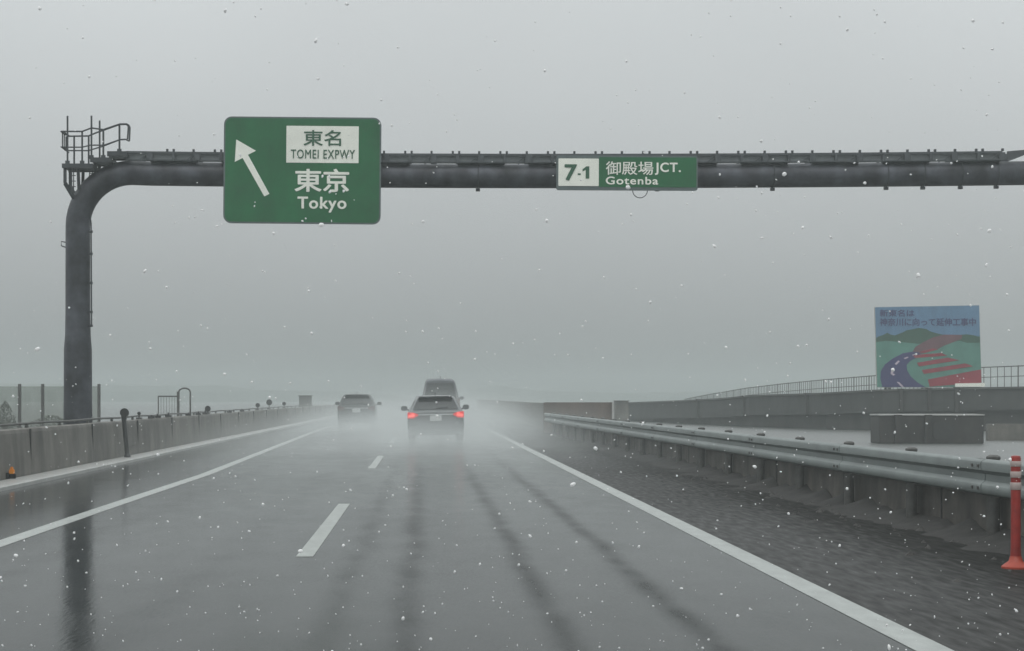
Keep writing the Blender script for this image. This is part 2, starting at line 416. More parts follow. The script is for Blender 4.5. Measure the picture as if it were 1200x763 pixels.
while px < 1190:
    for d in ((0, 7.5) if int((px-198)/27.7+.5) % 2 == 0 else (3,)):
        x = (px+d-VX)/GS
        if x < TX1+.4: bolts.append(G(x, GY-.26, zt(x)+.235))
    px += 27.7
bo = MB().box((0, 0, 0), (.045, .06, .055)).build('bolt', M_rail, tray); bo.location = bolts[0]
for q in bolts[1:]:
    o = bo.copy(); C.objects.link(o); o.parent = tray; o.location = q
# inspection platform over the bend, read off at the gantry's distance
def Q(zx, zy, dy=0):
    v = P(zx/6.936+60, zy/6.936+130, GY); return G(v.x, GY+dy, v.z)
def deck(zx0, zx1, zy0, zy1):
    a, c = Q(zx0, zy0), Q(zx1, zy1)
    d = MB(); d.box(((a[0]+c[0])/2, 0, (a[2]+c[2])/2), (c[0]-a[0], .75, abs(a[2]-c[2])*.55))
    for s in (-.37, .37): d.box(((a[0]+c[0])/2, s, (a[2]+c[2])/2), (c[0]-a[0]+.02, .03, abs(a[2]-c[2])))
    return d
plat = deck(118, 362, 445, 482).build('platform', M_rail, gantry)
deck(345, 508, 396, 436).build('step', M_rail, gantry); deck(482, 640, 346, 388).build('step', M_rail, gantry)
for s in (-.34, .34):
    hr = MB(); d2 = s
    if s < 0:
        top = [(105, 185), (275, 185), (350, 157), (445, 170), (580, 125), (635, 125), (652, 137), (660, 155), (655, 262)]
        mid = [(105, 312), (275, 312), (345, 295), (450, 296), (580, 250), (622, 248), (655, 264)]
        posts = [(157, 60, 445), (275, 185, 445), (350, 58, 400), (445, 170, 400), (575, 125, 350)]
    else:
        top = [(110, 188), (280, 186), (350, 157), (400, 140), (535, 92), (588, 90), (603, 100), (607, 116), (600, 214)]
        mid = [(112, 306), (280, 306), (350, 285), (400, 270), (535, 218), (600, 214)]
        posts = [(163, 188, 445), (282, 186, 445), (372, 60, 400), (403, 140, 400), (535, 92, 350)]
    hr.tube([Q(a, c, s) for a, c in top], .018, 6); hr.tube([Q(a, c, s) for a, c in mid], .015, 6)
    for a, y0, y1 in posts:
        hr.tube([Q(a, y0, s), Q(a, y1, s)], .021, 6); hr.box(Q(a, y1-8, s), (.09, .06, .08))
    hr.build('handrail', M_rail, gantry)
b = MB()
for zx in (105, 122): b.tube([Q(zx, 186, -.34), Q(zx, 186, .34)], .018, 6); b.tube([Q(zx, 309, -.34), Q(zx, 309, .34)], .015, 6)
for dy in (-.2, 0, .2): b.tube([Q(106, 186, dy), Q(106, 312, dy), Q(132, 332, dy)], .014, 6)
b.build('end_guard', M_rail, gantry)
for s in (-.30, .30):
    b = MB(); b.bar(Q(134, 480, s), Q(134, 600, s), .06, .07); b.bar(Q(134, 600, s), Q(195, 715, s*.5), .06, .07); b.build('bracket', M_rail, gantry)
    for u0, u1, u2, u3 in ((240, 480, 650, .7), (375, 436, 510, .4), (498, 388, 450, .4)):
        MB().bar(Q(u0, u1, s), Q(u0, u2, s*u3), .058, .07).build('bracket', M_rail, gantry)
b = MB()
for zx in (190, 205): b.tube([Q(zx, 482, -.33), Q(zx, 700, -.33)], .012, 5)
for zy in (540, 585, 630, 670): b.tube([Q(188, zy, -.33), Q(222, zy, -.33)], .010, 5)
b.build('ladder', M_rail, gantry)
b = MB()
for zx in (300, 322): b.tube([Q(zx, 482, .2), Q(zx, 560, .1)], .012, 5)
for zy in (500, 520, 540): b.tube([Q(298, zy, .17), Q(324, zy, .17)], .010, 5)
b.build('ladder', M_rail, gantry)
# conduit down the pole
b = MB(); xq = (107.2-VX)/GS
b.tube([G(xq-.03, GY-.1, H+(VY-250)/GS), G(xq+.01, GY-.1, H+(VY-262)/GS), G(xq+.02, GY-.1, H+(VY-383)/GS)], .016, 6)
for py in (272, 298, 332, 366, 382): b.box(G(xq-.0, GY-.1, H+(VY-py)/GS), (.09, .05, .05))
b.build('conduit', M_rail, gantry)
b = MB(); b.tube([G(PX0-.26, GY, H+(VY-290)/GS), G(PX0-.36, GY, H+(VY-288)/GS), G(PX0-.36, GY, H+(VY-283)/GS), G(PX0-.26, GY, H+(VY-284)/GS)], .014, 6); b.build('hook', M_rail, gantry)

# ------------------------------------------------------------------ signs
def rrect(x0, x1, z0, z1, r, n=6):
    pts = []
    for cx, cz, a0 in ((x1-r, z1-r, 0), (x0+r, z1-r, 90), (x0+r, z0+r, 180), (x1-r, z0+r, 270)):
        for k in range(n+1):
            a = math.radians(a0+90*k/n); pts.append((cx+r*math.cos(a), cz+r*math.sin(a)))
    return pts
SZ = 40.2; SS = F/SZ
cx, cz = (354-VX)/SS, H+(VY-200)/SS
s1 = empty('direction_sign', (cx, SZ, cz), 'large green road sign with slanting white arrow, hung on the gantry', 'sign', rot=(0, math.radians(.5), 0))
def s1c(zx, zy): return ((zx/5.262+250-VX)/SS-cx, H+(VY-(zy/5.262+125))/SS-cz)
x0, z1 = s1c(63, 64); x1, z0 = s1c(1034, 722)
MB().prism_y(rrect(x0, x1, z0, z1, .17), 0, .06).build('backing', M_signrim, s1)
fc = MB().prism_y(rrect(x0+.035, x1-.035, z0+.035, z1-.035, .14), -.006, 0).build('board', M_green, s1)
b = MB()
for sx in (-1.1, 0, 1.1): b.box((sx, .11, 0), (.09, .10, z1-z0-.2))
for sz in (-.35, .35): b.box((0, .09, sz), (x1-x0-.3, .06, .08))
b.build('bracket', M_post, s1)
a, c = s1c(449, 119), s1c(895, 346)
MB().prism_y([(a[0], c[1]), (c[0], c[1]), (c[0], a[1]), (a[0], a[1])], -.010, -.006).build('white_panel', M_white, s1)
def txt(parent, conv, body, zr, y, m, bold=.012, name='lettering'):
    a, c = conv(zr[0], zr[3]), conv(zr[1], zr[2])
    return lettering(name, body, (a[0], c[0], a[1], c[1]), y, m, parent, bold)
txt(s1, s1c, '東名', (556, 785, 145, 240), -.014, M_signtext, .014)
txt(s1, s1c, 'TOMEI EXPWY', (478, 872, 265, 320), -.014, M_signtext, .010)
txt(s1, s1c, '東京', (505, 835, 385, 523), -.010, M_white, .026)
txt(s1, s1c, 'Tokyo', (523, 820, 557, 650), -.010, M_white, .03)
arrow = [(140, 206), (262, 275), (213, 300), (347, 540), (316, 556), (180, 320), (132, 345)]
MB().prism_y([s1c(*q) for q in arrow], -.010, -.006).build('arrow', M_white, s1)

cx2, cz2 = (735-VX)/SS, H+(VY-203)/SS
s2 = empty('junction_sign', (cx2, SZ, cz2), 'small flat green and white sign marked 7-1, mid gantry', 'sign', rot=(0, math.radians(.3), 0))
def s2c(zx, zy): return ((zx/6+640-VX)/SS-cx2, H+(VY-(zy/6+170))/SS-cz2)
x0, z1 = s2c(72, 74); x1, z0 = s2c(1066, 318)
MB().prism_y(rrect(x0, x1, z0, z1, .05), 0, .07).build('backing', M_signrim, s2)
x0, z1 = s2c(372, 86); x1, z0 = s2c(1056, 296)
MB().prism_y(rrect(x0, x1, z0, z1, .02), -.008, 0).build('board', M_green, s2)
x0, z1 = s2c(86, 97); x1, z0 = s2c(370, 290)
MB().prism_y(rrect(x0, x1, z0, z1, .02), -.010, 0).build('white_panel', M_white, s2)
txt(s2, s2c, '7', (134, 212, 142, 248), -.014, M_signtext, .05)
txt(s2, s2c, '-', (222, 243, 201, 213), -.014, M_signtext, .0)
MB().prism_y([s2c(*q) for q in ((278, 238), (278, 176), (256, 188), (256, 172), (282, 152), (303, 152), (303, 238))], -.016, -.010).build('numeral', M_signtext, s2)
txt(s2, s2c, '御殿場', (420, 752, 117, 210), -.012, M_white, .012)
txt(s2, s2c, 'JCT.', (766, 944, 124, 208), -.012, M_white, .03)
txt(s2, s2c, 'Gotenba', (421, 786, 224, 277), -.012, M_white, .035)
b = MB(); q = [s2c(610+52*(1-math.cos(PI*k/10)), 318+52*math.sin(PI*k/10)) for k in range(11)]
b.tube([(a, .03, c) for a, c in q], .010, 6); b.build('cable_loop', M_rail, s2)
for sx in (-1.0, 0, 1.0): MB().box((sx, .12, 0), (.08, .1, .6)).build('bracket', M_post, s2)

# ------------------------------------------------------------------ guardrail on the right
r_y = [6+2.0*k for k in range(-5, 32)]
gr_y0, gr_y1 = -4, 73.5
path = [(rail_x(y), y, 0) for y in [gr_y0+1.0*k for k in range(int(gr_y1-gr_y0)+1)]]
rail = empty('guardrail', (5.6, 8, 0), 'long galvanised double-wave guardrail along the right shoulder', 'guardrail')
shift = Vector((-5.6, -8, 0))
outer = [(0, .806), (-.030, .806), (-.062, .785), (-.068, .772), (-.068, .700), (-.026, .662), (-.026, .600), (-.062, .566), (-.068, .556), (-.068, .485), (-.062, .474), (-.030, .458), (0, .458)]
inner = [(0.0, .463), (-.028, .464), (-.056, .480), (-.062, .488), (-.062, .553), (-.056, .561), (-.020, .597), (-.020, .665), (-.062, .703), (-.062, .770), (-.056, .781), (-.028, .800), (0, .800)]
MB().sweep([(a-5.6, c-8, d) for a, c, d in path], outer+inner).build('beam', M_galv, rail, smooth=True)
y = 18.2-2.85*7
first = None
while y < 70:
    o = (rail_x(y)+.07, y, 0)
    if first is None:
        m_ = MB(); m_.tube([(0, 0, -.02), (0, 0, .80)], .062, 12); m_.lathe((0, 0, .80), [(.066, 0), (.07, .015), (.066, .03), (.04, .045)], 12)
        m_.box((-.068, 0, .63), (.035, .10, .14)); first = m_.build('post', M_post, rail, smooth=True); first.location = Vector(o)+shift
    else:
        c = first.copy(); C.objects.link(c); c.parent = rail; c.location = Vector(o)+shift
    y += 2.85
k = 0; y = 6.9
while y < 73:
    b = MB(); pp = [(rail_x(y+d)-5.6, y+d-8, 0) for d in (-.16, 0, .16)]
    b.sweep(pp, [(q-.005, z) for q, z in outer]+[(q-.002, z) for q, z in inner]); sp_ = b.build('splice_plate', M_galv, rail, smooth=True)
    for zz in (.74, .525):
        for d in (-.09, .09): MB().box((rail_x(y+d)-5.6-.078, y+d-8, zz), (.016, .03, .03)).build('bolt', M_post, sp_)
    y += 5.7
# low concrete parapet behind the posts
b = MB(); pth = [(rail_x(y)+.16, y, 0) for y in range(-10, 74, 2)]
b.sweep(pth, [(0, -.003), (0, .42), (.03, .56), (.28, .56), (.28, -.003)])
para = b.build('low_concrete_wall', M_conc_dark); tag(para, 'low stained concrete wall directly behind the guardrail posts', 'wall')
b = MB()
for k in range(16): b.box((rail_x(3+4.3*k)+.165, 3+4.3*k, .25), (.03, .03, .5))
b.build('joint', M_dark, para)
# irregular bank of dark silt lying against it
b = MB(); rows = []
for k in range(330):
    y = 4+k*.16; x1 = rail_x(y)+.165; w_ = .50+.45*noise.noise(Vector((y*1.3, 3, 0))); hgt = .11+.14*noise.noise(Vector((y*1.7, 7, 0)))
    rows.append(b.verts([(x1-w_*f+.05*noise.noise(Vector((y*2.1, f*3, 1))), y, max(-.003, hgt*(1-f)**1.6+.035*noise.noise(Vector((y*2.3, f*4, 5)))*(1-f))) for f in (0, .2, .4, .6, .8, 1.0)]))
for A, B in zip(rows, rows[1:]):
    for j in range(5): b.face((A[j], A[j+1], B[j+1], B[j]))
tag(b.build('silt', mat('wet_silt', (.017, .0155, .014), rough=.85, var=.7, scale=7, bump=.5), smooth=True), kind='stuff')
# muddy grit washed up along the foot of that wall
b = MB()
for k in range(520):
    y = random.uniform(9, 34); x = rail_x(y)+.13-abs(random.gauss(0, .55)); s = .007+.05*random.random()**4
    if x < 3.4: continue
    vs = b.verts([(x+s*random.uniform(.6, 1.3)*math.cos(a), y+s*random.uniform(.6, 1.4)*math.sin(a), .0) for a in [2*PI*j/5 for j in range(5)]])
    tp = b.b.verts.new((x, y, s*random.uniform(.4, .9)))
    for j in range(5): b.face((vs[j], vs[(j+1) % 5], tp))
tag(b.build('grit', mat('wet_grit', (.03, .028, .026), rough=.75, var=.4, scale=30)), kind='stuff')

# ------------------------------------------------------------------ flexible lane post at the right edge
fp = empty('traffic_post', ((1191-VX)/143, 15.4, 0), 'orange red flexible post with grey bands, standing before the guardrail', 'bollard')
MB().lathe((0, 0, 0), [(.115, 0), (.115, .015), (.09, .035), (.056, .06), (.045, .10)], 20).build('base', M_base, fp, smooth=True)
MB().lathe((0, 0, .10), [(.043, 0), (.040, .10), (.039, .68), (.041, .80), (.036, .82), (.015, .825)], 20).build('pole', M_red, fp, smooth=True)
for z0, z1 in ((.665, .725), (.765, .815), (.855, .90)):
    MB().lathe((0, 0, z0-.02), [(.0425, 0), (.0445, .005), (.0445, z1-z0-.005), (.0425, z1-z0)], 20).build('reflective_band', M_reflband, fp, smooth=True)

# ------------------------------------------------------------------ right side: wall end, ramp, block, fence, billboard
v0, v1 = P(637.5, 471.5, 74.5), P(717, 471, 74.5)
b = MB(); b.box(((v0.x+v1.x)/2, 74.7, v0.z/2), (v1.x-v0.x, .4, v0.z))
bw = b.build('end_wall', M_conc_brown, bevel=.01); tag(bw, 'short dark brown wall at the far end of the guardrail', 'wall')
MB().box((v1.x+.035, 74.62, v0.z/2+.0), (.065, .5, v0.z+.02)).build('edge_trim', M_kerb, bw)
b = MB(); b.sweep([(5.05+.0015*(y-73)*8, y, 0) for y in range(76, 260, 6)], [(0, -.003), (0, 1.16), (.25, 1.16), (.25, -.003)])
tag(b.build('roadside_wall', M_conc), 'grey wall fading into the mist past the brown wall', 'wall')

RP = [(700, 122, 472.8), (722, 114, 472), (736, 110, 471.5), (808, 98, 468.7), (852, 92, 466.0), (880, 88.5, 463.0), (960, 82, 460.5), (1028, 79.5, 456.5), (1110, 78, 454.5), (1200, 77, 453), (1300, 76, 450), (1500, 75, 444)]
rpz = [(a, b_) for a, b_, c in RP]; rpt = [(a, c) for a, b_, c in RP]
pxs = list(range(722, 1500, 12))
rp = [P(px, lerp(rpt, px), lerp(rpz, px)) for px in pxs]
dirs = [(q.x, q.y, 0) for q in rp]
def prof_up(i):
    zt_ = rp[i].z; zb = zt_-.95 if zt_ > .95 else .1
    return [(0, zb), (0, zt_-.10), (-.04, zt_-.08), (-.04, zt_), (.45, zt_), (.45, zb)]
def prof_lo(i):
    zt_ = rp[i].z; return [(.30, -.003), (.30, zt_-.90), (.42, zt_-.90), (.42, -.003)]
# travel direction is +x here, so "right" of it points towards the camera: mirror the profile
mir = lambda f: (lambda i: [(-q, z) for q, z in f(i)])
ramp = MB().sweep(dirs, mir(prof_up)).build('ramp_parapet', M_conc_ramp)
tag(ramp, 'pale concrete parapet of the curving ramp below the billboard', 'parapet')
MB().sweep(dirs, mir(prof_lo)).build('recess_face', M_recess, ramp)  # near-black colour puts the parapet's shade into the face below
strip = MB(); strip.sweep([(q.x, q.y, q.z) for q in rp], [(.045, -.07), (.085, -.07), (.085, -.025), (.045, -.025)]); strip.build('rail', M_post, ramp)
for px in (872, 945, 1055, 1088, 1120, 818, 1240):
    q = P(px, lerp(rpt, px), lerp(rpz, px)); b = MB()
    b.box((q.x, q.y-.14, q.z-.48), (.15, .10, .98)); b.box((q.x, q.y-.12, q.z-.02), (.28, .12, .07)); b.build('post', M_recess, ramp, bevel=.01)
# little grey cabinet at the near end of the ramp
q = P(728, 473, 100); b = MB(); b.box((q.x, 100, .60), (.72, .5, 1.2)); b.box((q.x, 100, 1.22), (.8, .58, .05)); b.box((q.x, 99.74, .65), (.58, .02, .9))
tag(b.build('utility_cabinet', M_conc, bevel=.01), 'pale grey cabinet just right of the dark brown wall', 'cabinet')

# concrete block
v0, v1 = P(1031, 489, 57), P(1153, 487, 57)
b = MB(); h = 1.4-21.5/F*57
b.box(((v0.x+v1.x)/2, 57.6, h/2), (v1.x-v0.x, 1.2, h)); blk = b.build('concrete_block', M_recess, bevel=.02)
tag(blk, 'low dark concrete block with the light on its top painted pale, below the billboard', 'block')
b = MB(); b.box(((v0.x+v1.x)/2, 57.6, h+.03), (v1.x-v0.x+.05, 1.26, .045)); b.build('cap', M_kerb, blk, bevel=.012)  # light falling on the block's top, built as a thin pale slab
b = MB(); b.prism_y(rrect(v0.x+1.62, v0.x+2.25, .14, .64, .12), 56.985, 57.02); b.build('opening_shade', M_dark, blk)  # flat dark plate; the hollow's shade is put into its colour
for px in (1052, 1087):
    q = P(px, 489, 57); b = MB(); b.box((q.x, 56.93, .44), (.22, .14, .88)); b.build('buttress', M_recess, blk, bevel=.01)
# low wall continuing to the right
v0 = P(1160, 497, 61); b = MB(); b.sweep([(v0.x, 61.2, 0), (v0.x+4, 60.9, 0), (v0.x+12, 60, 0)], [(0, -.003), (0, v0.z), (-.35, v0.z), (-.35, -.003)])
tag(b.build('low_wall', M_conc), 'low pinkish grey wall running right from the concrete block', 'wall')

# curved fence on its own base, behind the parapet
FP = [(802, 150, 467.5), (830, 140, 462.0), (852, 133, 458.3), (873, 127, 454.6), (915, 118, 449.5), (960, 110, 445), (1027, 101, 439.5), (1090, 96, 434), (1150, 93, 430), (1200, 91, 428), (1300, 89, 422), (1450, 87, 412)]
fz = [(a, b_) for a, b_, c in FP]; ft = [(a, c) for a, b_, c in FP]
fence = empty('mesh_fence', (0, 0, 0), 'long curving steel bar fence behind the ramp, rising to the right', 'fence')
pts = []; px = 802.0
while px < 1450: pts.append(P(px, lerp(ft, px), lerp(fz, px))); px += 4
FH = 1.25
bars = MB(); rl = MB(); acc = 0; nb = 0; posts_ = []
for a, c in zip(pts, pts[1:]):
    for dz, th in ((-.03, .05), (-.52, .035), (-FH+.08, .04)):
        rl.bar((a.x, a.y, a.z+dz), (c.x, c.y, c.z+dz), .035, th)
    ln = (Vector((c.x, c.y))-Vector((a.x, a.y))).length
    acc += ln
    while acc > .40:
        acc -= .40; f = 1-acc/ln if ln else 0; q = a.lerp(c, max(0, min(1, f))); nb += 1
        if nb % 6 == 0: posts_.append(q)
        else: bars.box((q.x, q.y, q.z-FH/2), (.03, .03, FH-.04))
bars.build('bars', M_post, fence); rl.build('rail', M_post, fence)
pm = MB().box((0, 0, -FH/2-.05), (.05, .05, FH+.12)).build('post', M_post, fence); pm.location = posts_[0]
for q in posts_[1:]:
    o = pm.copy(); C.objects.link(o); o.parent = fence; o.location = q
def fbase(i): z = max(.3, pts[i].z-FH+.06); return [(-.2, -.003), (-.2, z), (.2, z), (.2, -.003)]
MB().sweep([(q.x, q.y, 0) for q in pts], fbase).build('concrete_base', M_conc, fence)

# billboard
BY = 86.0; BS = F/BY
bcx, bcz = (1087-VX)/BS, H+(VY-405.5)/BS
bb = empty('billboard', (bcx, BY, 0), 'square painted billboard showing a purple road and red stripes', 'billboard')
def bc(zx, zy): return ((zx/7.065+1020-VX)/BS-bcx, H+(VY-(zy/7.065+352))/BS)
def bpoly(pts, y0, y1, m, name):
    return MB().prism_y([bc(*q) for q in pts], y0, y1).build(name, m, bb)
def paint(name, col, var=.12): return mat(name, col, rough=.55, var=var, scale=1.2, streak=.1)
B_sky = paint('billboard_sky_blue', (.085, .19, .32)); B_field = paint('billboard_field_green', (.065, .21, .165), .22)
B_mt = paint('billboard_mountain_green', (.010, .07, .04), .35); B_pur = paint('billboard_purple', (.014, .012, .11)); B_red = paint('billboard_red', (.24, .006, .025), .25)
B_rose = paint('billboard_faded_red', (.12, .045, .06), .3); B_dash = paint('billboard_dash', (.5, .42, .5)); B_ink = paint('billboard_ink', (.012, .016, .12))
bpoly([(36, 56), (902, 40), (922, 690), (922, 722), (54, 722)], 0, .14, M_kerb, 'panel')
bpoly([(38, 58), (900, 42), (906, 300), (46, 320)], -.006, 0, B_sky, 'painted_sky')
field = [(46, 318), (906, 298), (920, 718), (56, 718)]
bpoly(field, -.010, -.004, B_field, 'painted_field')
bpoly([(46, 312), (70, 298), (110, 285), (140, 268), (170, 285), (205, 290), (260, 268), (300, 248), (345, 240), (400, 228), (465, 238), (490, 255), (545, 272), (600, 284), (700, 290), (800, 281), (860, 290), (906, 304),
       (908, 350), (800, 352), (740, 335), (620, 345), (520, 345), (400, 360), (250, 345), (130, 335), (47, 345)], -.014, -.008, B_mt, 'painted_mountain')
bpoly([(345, 432), (372, 385), (440, 345), (520, 305), (610, 284), (760, 286), (755, 318), (690, 345), (610, 375), (560, 402), (470, 432), (360, 455)], -.018, -.012, B_rose, 'painted_far_road')
bpoly([(345, 425), (270, 438), (190, 478), (120, 530), (85, 590), (82, 650), (98, 718), (455, 718), (390, 680), (335, 632), (303, 580), (300, 535), (330, 500), (375, 478), (430, 462), (400, 430)], -.022, -.012, B_pur, 'painted_road')
for st in ([(350, 458), (420, 448), (585, 436), (635, 458), (372, 477)], [(385, 517), (640, 474), (735, 496), (402, 547)], [(425, 577), (785, 522), (850, 546), (442, 609)], [(475, 655), (916, 572), (918, 682), (490, 714)], [(400, 428), (520, 398), (560, 408), (440, 436)]):
    bpoly(st, -.026, -.012, B_red, 'painted_stripe')
for st in ([(200, 525), (230, 498), (243, 505), (213, 535)], [(275, 478), (308, 466), (315, 474), (285, 487)], [(345, 450), (372, 442), (374, 449), (350, 457)], [(176, 570), (190, 590), (186, 606), (206, 614), (188, 624), (165, 606)], [(216, 675), (234, 675), (276, 716), (256, 716)]):
    bpoly(st, -.030, -.020, B_dash, 'painted_dash')
txt(bb, bc, '新東名は', (78, 362, 78, 134), -.012, B_ink, .035)
txt(bb, bc, '神奈川に向って延伸工事中', (78, 872, 148, 212), -.012, B_ink, .03)
bpoly([(697, 688), (942, 684), (942, 716), (697, 716)], -.10, -.04, M_white, 'white_board')
for sx in (-1.7, 0, 1.7):
    b = MB(); b.box((sx, .22, 1.9), (.14, .16, 3.8)); b.bar((sx, .25, 3.0), (sx, 2.0, .0), .1, .1); b.build('support_post', M_post, bb)

# ------------------------------------------------------------------ left side: delineator, frame, hoop, fence, cabinets
def deline(px, py, label, big=1.0):
    Y = 6.95/((VX-px)/F); q = P(px, py, Y)
    e = empty('delineator', (q.x, Y, .87), label, 'delineator', 'small markers on top of the left wall')
    b = MB(); b.tube([(0, 0, 0), (0, 0, (q.z-.87))], .02, 6); b.box((0, 0, .02), (.14, .12, .05)); b.build('stem', M_post, e)
    b = MB(); r = .095*big; b.tube([(0, -.02, q.z-.87), (0, .02, q.z-.87)], r, 16); b.build('reflector_disc', M_black, e)
    return e
# the tall dark one standing at the wall's foot, leaning
Y = 41.9; sc_ = F/Y
e = empty('marker_post', ((149.5-VX)/(F/43.5), Y, .065), 'black post with round head leaning against the left wall', 'delineator', rot=(0, math.radians(-5.5), 0))
e.location.x = -6.62
b = MB(); b.tube([(0, 0, 0), (0, 0, .96)], .052, 10); b.lathe((0, 0, 0), [(.075, 0), (.07, .05), (.045, .09)], 12); b.build('post', M_black, e, smooth=True)
b = MB(); b.tube([(.03, -.035, 1.0), (.03, .035, 1.0)], .10, 20); b.box((0.02, 0, .90), (.09, .05, .12)); b.build('reflector_disc', M_black, e)
for px, py, lab in ((163, 484.5, 'thin little marker on the left wall, just past the black post'), (243.5, 479, 'dark round marker on the left wall, right of the steel hoop'),
                    (302, 475, 'faint small marker on the left wall, midway to the grey box'), (315.5, 471.5, 'largest faint round marker on the far left wall'), (333, 473.2, 'faint marker on the left wall nearest the grey box')):
    deline(px, py, lab, 1.4 if px == 315.5 else 1.0 if px != 163 else .45)
# small fittings bolted on the wall top
for k, px in enumerate((172, 179, 192, 216, 228, 236, 265, 280)):
    Y = 7.0/((VX-px)/F)
    b = MB(); b.box((0, 0, .03), (.17, .10, .06)); b.tube([(0, 0, .06), (0, 0, .09+.02*(k % 3))], .022, 8)
    o = b.build('wall_fitting', M_black); o.location = ((px-VX)/F*Y+.12, Y, .87)
    tag(o, 'small dark metal fitting bolted on the left wall top', 'fitting', 'dark fittings along the left wall top')
# rectangular barred frame and steel hoop
Y = 55.5
a, c = P(185.5, 465.5, Y), P(208, 464.5, Y)
e = empty('barred_frame', (a.x, Y, 0), 'rectangular steel frame with thin bars behind the left wall', 'frame')
b = MB(); w_ = c.x-a.x; b.bar((0, 0, c.z), (w_, 0, c.z), .035, .04); b.bar((0, 0, 0), (0, 0, c.z), .03, .03); b.bar((w_, 0, 0), (w_, 0, c.z), .035, .035); b.bar((0, 0, .5), (w_, 0, .5), .04, .04); b.build('outer_frame', M_post, e)
b = MB()
for k in range(1, 7): MB().bar((w_*k/7, 0, .5), (w_*k/7, 0, c.z), .010, .010).build('bar', M_post, e)
a, c = P(209.5, 455, Y), P(223, 455, Y); r = (c.x-a.x)/2
pts_ = [(-r, 0, 0), (-r, 0, a.z-.12)]+[(-r*math.cos(PI*k/12), 0, a.z-.12+r*.72*math.sin(PI*k/12)) for k in range(1, 12)]+[(r, 0, a.z-.12), (r, 0, 0)]
b = MB(); b.tube(pts_, .024, 8); b.bar((-r-.02, 0, 0), (-r-.02, 0, a.z-.1), .07, .06)
o = b.build('steel_hoop', M_post); o.location = (a.x+r, Y, 0); tag(o, 'tall arched steel hoop beside the barred frame', 'handrail')

# clear noise barrier behind the gantry foot
m, t, p = newmat('rain_dimmed_clear_panel'); n = t.nodes.new
tr = n('ShaderNodeBsdfTransparent'); tr.inputs[0].default_value = (.88, .89, .87, 1); mxs = n('ShaderNodeMixShader'); df = n('ShaderNodeBsdfDiffuse'); df.inputs[0].default_value = (.25, .26, .24, 1)
nn = n('ShaderNodeTexNoise'); nn.inputs['Scale'].default_value = 1.3; mr_ = n('ShaderNodeMapRange'); mr_.inputs['To Min'].default_value = .05; mr_.inputs['To Max'].default_value = .30
t.links.new(nn.outputs['Fac'], mr_.inputs['Value']); t.links.new(mr_.outputs[0], mxs.inputs[0]); t.links.new(tr.outputs[0], mxs.inputs[1]); t.links.new(df.outputs[0], mxs.inputs[2])
t.links.new(mxs.outputs[0], t.nodes['Material Output'].inputs['Surface']); M_panel = m
Y0 = 58
nb_ = empty('clear_barrier', (P(23, 450, Y0).x, Y0, 0), 'clear panelled barrier with slim dark posts around the gantry foot', 'barrier')
tops = []
for px in (-31, -4, 23, 50, 83, 116):
    q = P(px, 450, Y0+.02*(px-23)); x = q.x-nb_.location.x; y = q.y-Y0; tops.append((x, y, q.z))
    b = MB(); b.box((x, y, q.z/2), (.085, .10, q.z)); b.build('post', M_post, nb_)
for a, c in zip(tops, tops[1:]):
    b = MB(); b.bar((a[0], a[1], a[2]/2-.03), (c[0], c[1], c[2]/2-.03), .012, a[2]-.08); b.build('panel', M_panel, nb_)

# orange marker box low on the wall, dark bracket
e = empty('wall_reflector', (-6.80, 6.80*F/(VX-12)-.2, .065), 'amber reflector on a dark bracket at the left wall foot', 'reflector')
b = MB(); b.box((.07, 0, .13), (.09, .05, .08)); b.box((.07, .0, .185), (.055, .045, .04)); b.build('lens', M_orange, e, bevel=.012)
b = MB(); b.box((.0, 0, .06), (.06, .08, .10)); b.box((.07, .05, .05), (.12, .03, .08)); b.build('bracket', M_black, e, bevel=.01)
# grey box behind the far end of the wall
a, c = P(350.5, 464.5, 118), P(364.5, 477, 118)
b = MB(); b.box(((a.x+c.x)/2, 118.4, a.z/2), (c.x-a.x, .8, a.z)); b.box(((a.x+c.x)/2, 118.4, a.z+.03), (c.x-a.x+.1, .9, .06))
for s in (-.18, .18): b.box(((a.x+c.x)/2+s, 117.98, a.z*.7), (.3, .03, a.z*.45))
tag(b.build('equipment_box', M_post, bevel=.01), 'faint grey box standing behind the far end of the left wall', 'cabinet')

# low bushes behind the barrier
M_leaf = mat('bush_leaves', (.05, .06, .04), rough=.7, var=.45, scale=8)
M_stem = mat('bush_stem', (.06, .05, .04), rough=.8)
for px, Y, h, w2, lab in ((6, 64, 1.25, .5, 'narrow grey green bush behind the clear barrier, at the edge'), (-18, 66, .85, 1.1, 'broad low bush behind the clear barrier, by the narrow bush'), (60, 68, .72, 1.2, 'lowest spreading bush behind the clear barrier, before the gantry foot')):
    e = empty('bush', ((px-VX)/F*Y, Y, 0), lab, 'bush', 'bushes behind the clear barrier')
    b = MB()
    for k in range(700):
        a = random.uniform(0, 2*PI); rr = random.random()**.5; z = random.random(); r = w2*rr*(1-z**2*.75)
        c_ = Vector((r*math.cos(a), r*math.sin(a), .08+h*z*(1-.15*rr))); s = random.uniform(.02, .05)
        u = Vector((random.gauss(0, 1), random.gauss(0, 1), random.gauss(0, 1))).normalized(); v = u.orthogonal().normalized()
        b.face(b.verts([c_+u*s, c_+v*s*.6, c_-u*s, c_-v*s*.6]))
    b.build('foliage', M_leaf, e)
    b = MB()
    for k in range(6): a = k*PI/3; b.tube([(0, 0, 0), (w2*.3*math.cos(a), w2*.3*math.sin(a), h*.6)], [.025, .01], 5)
    b.build('stems', M_stem, e)

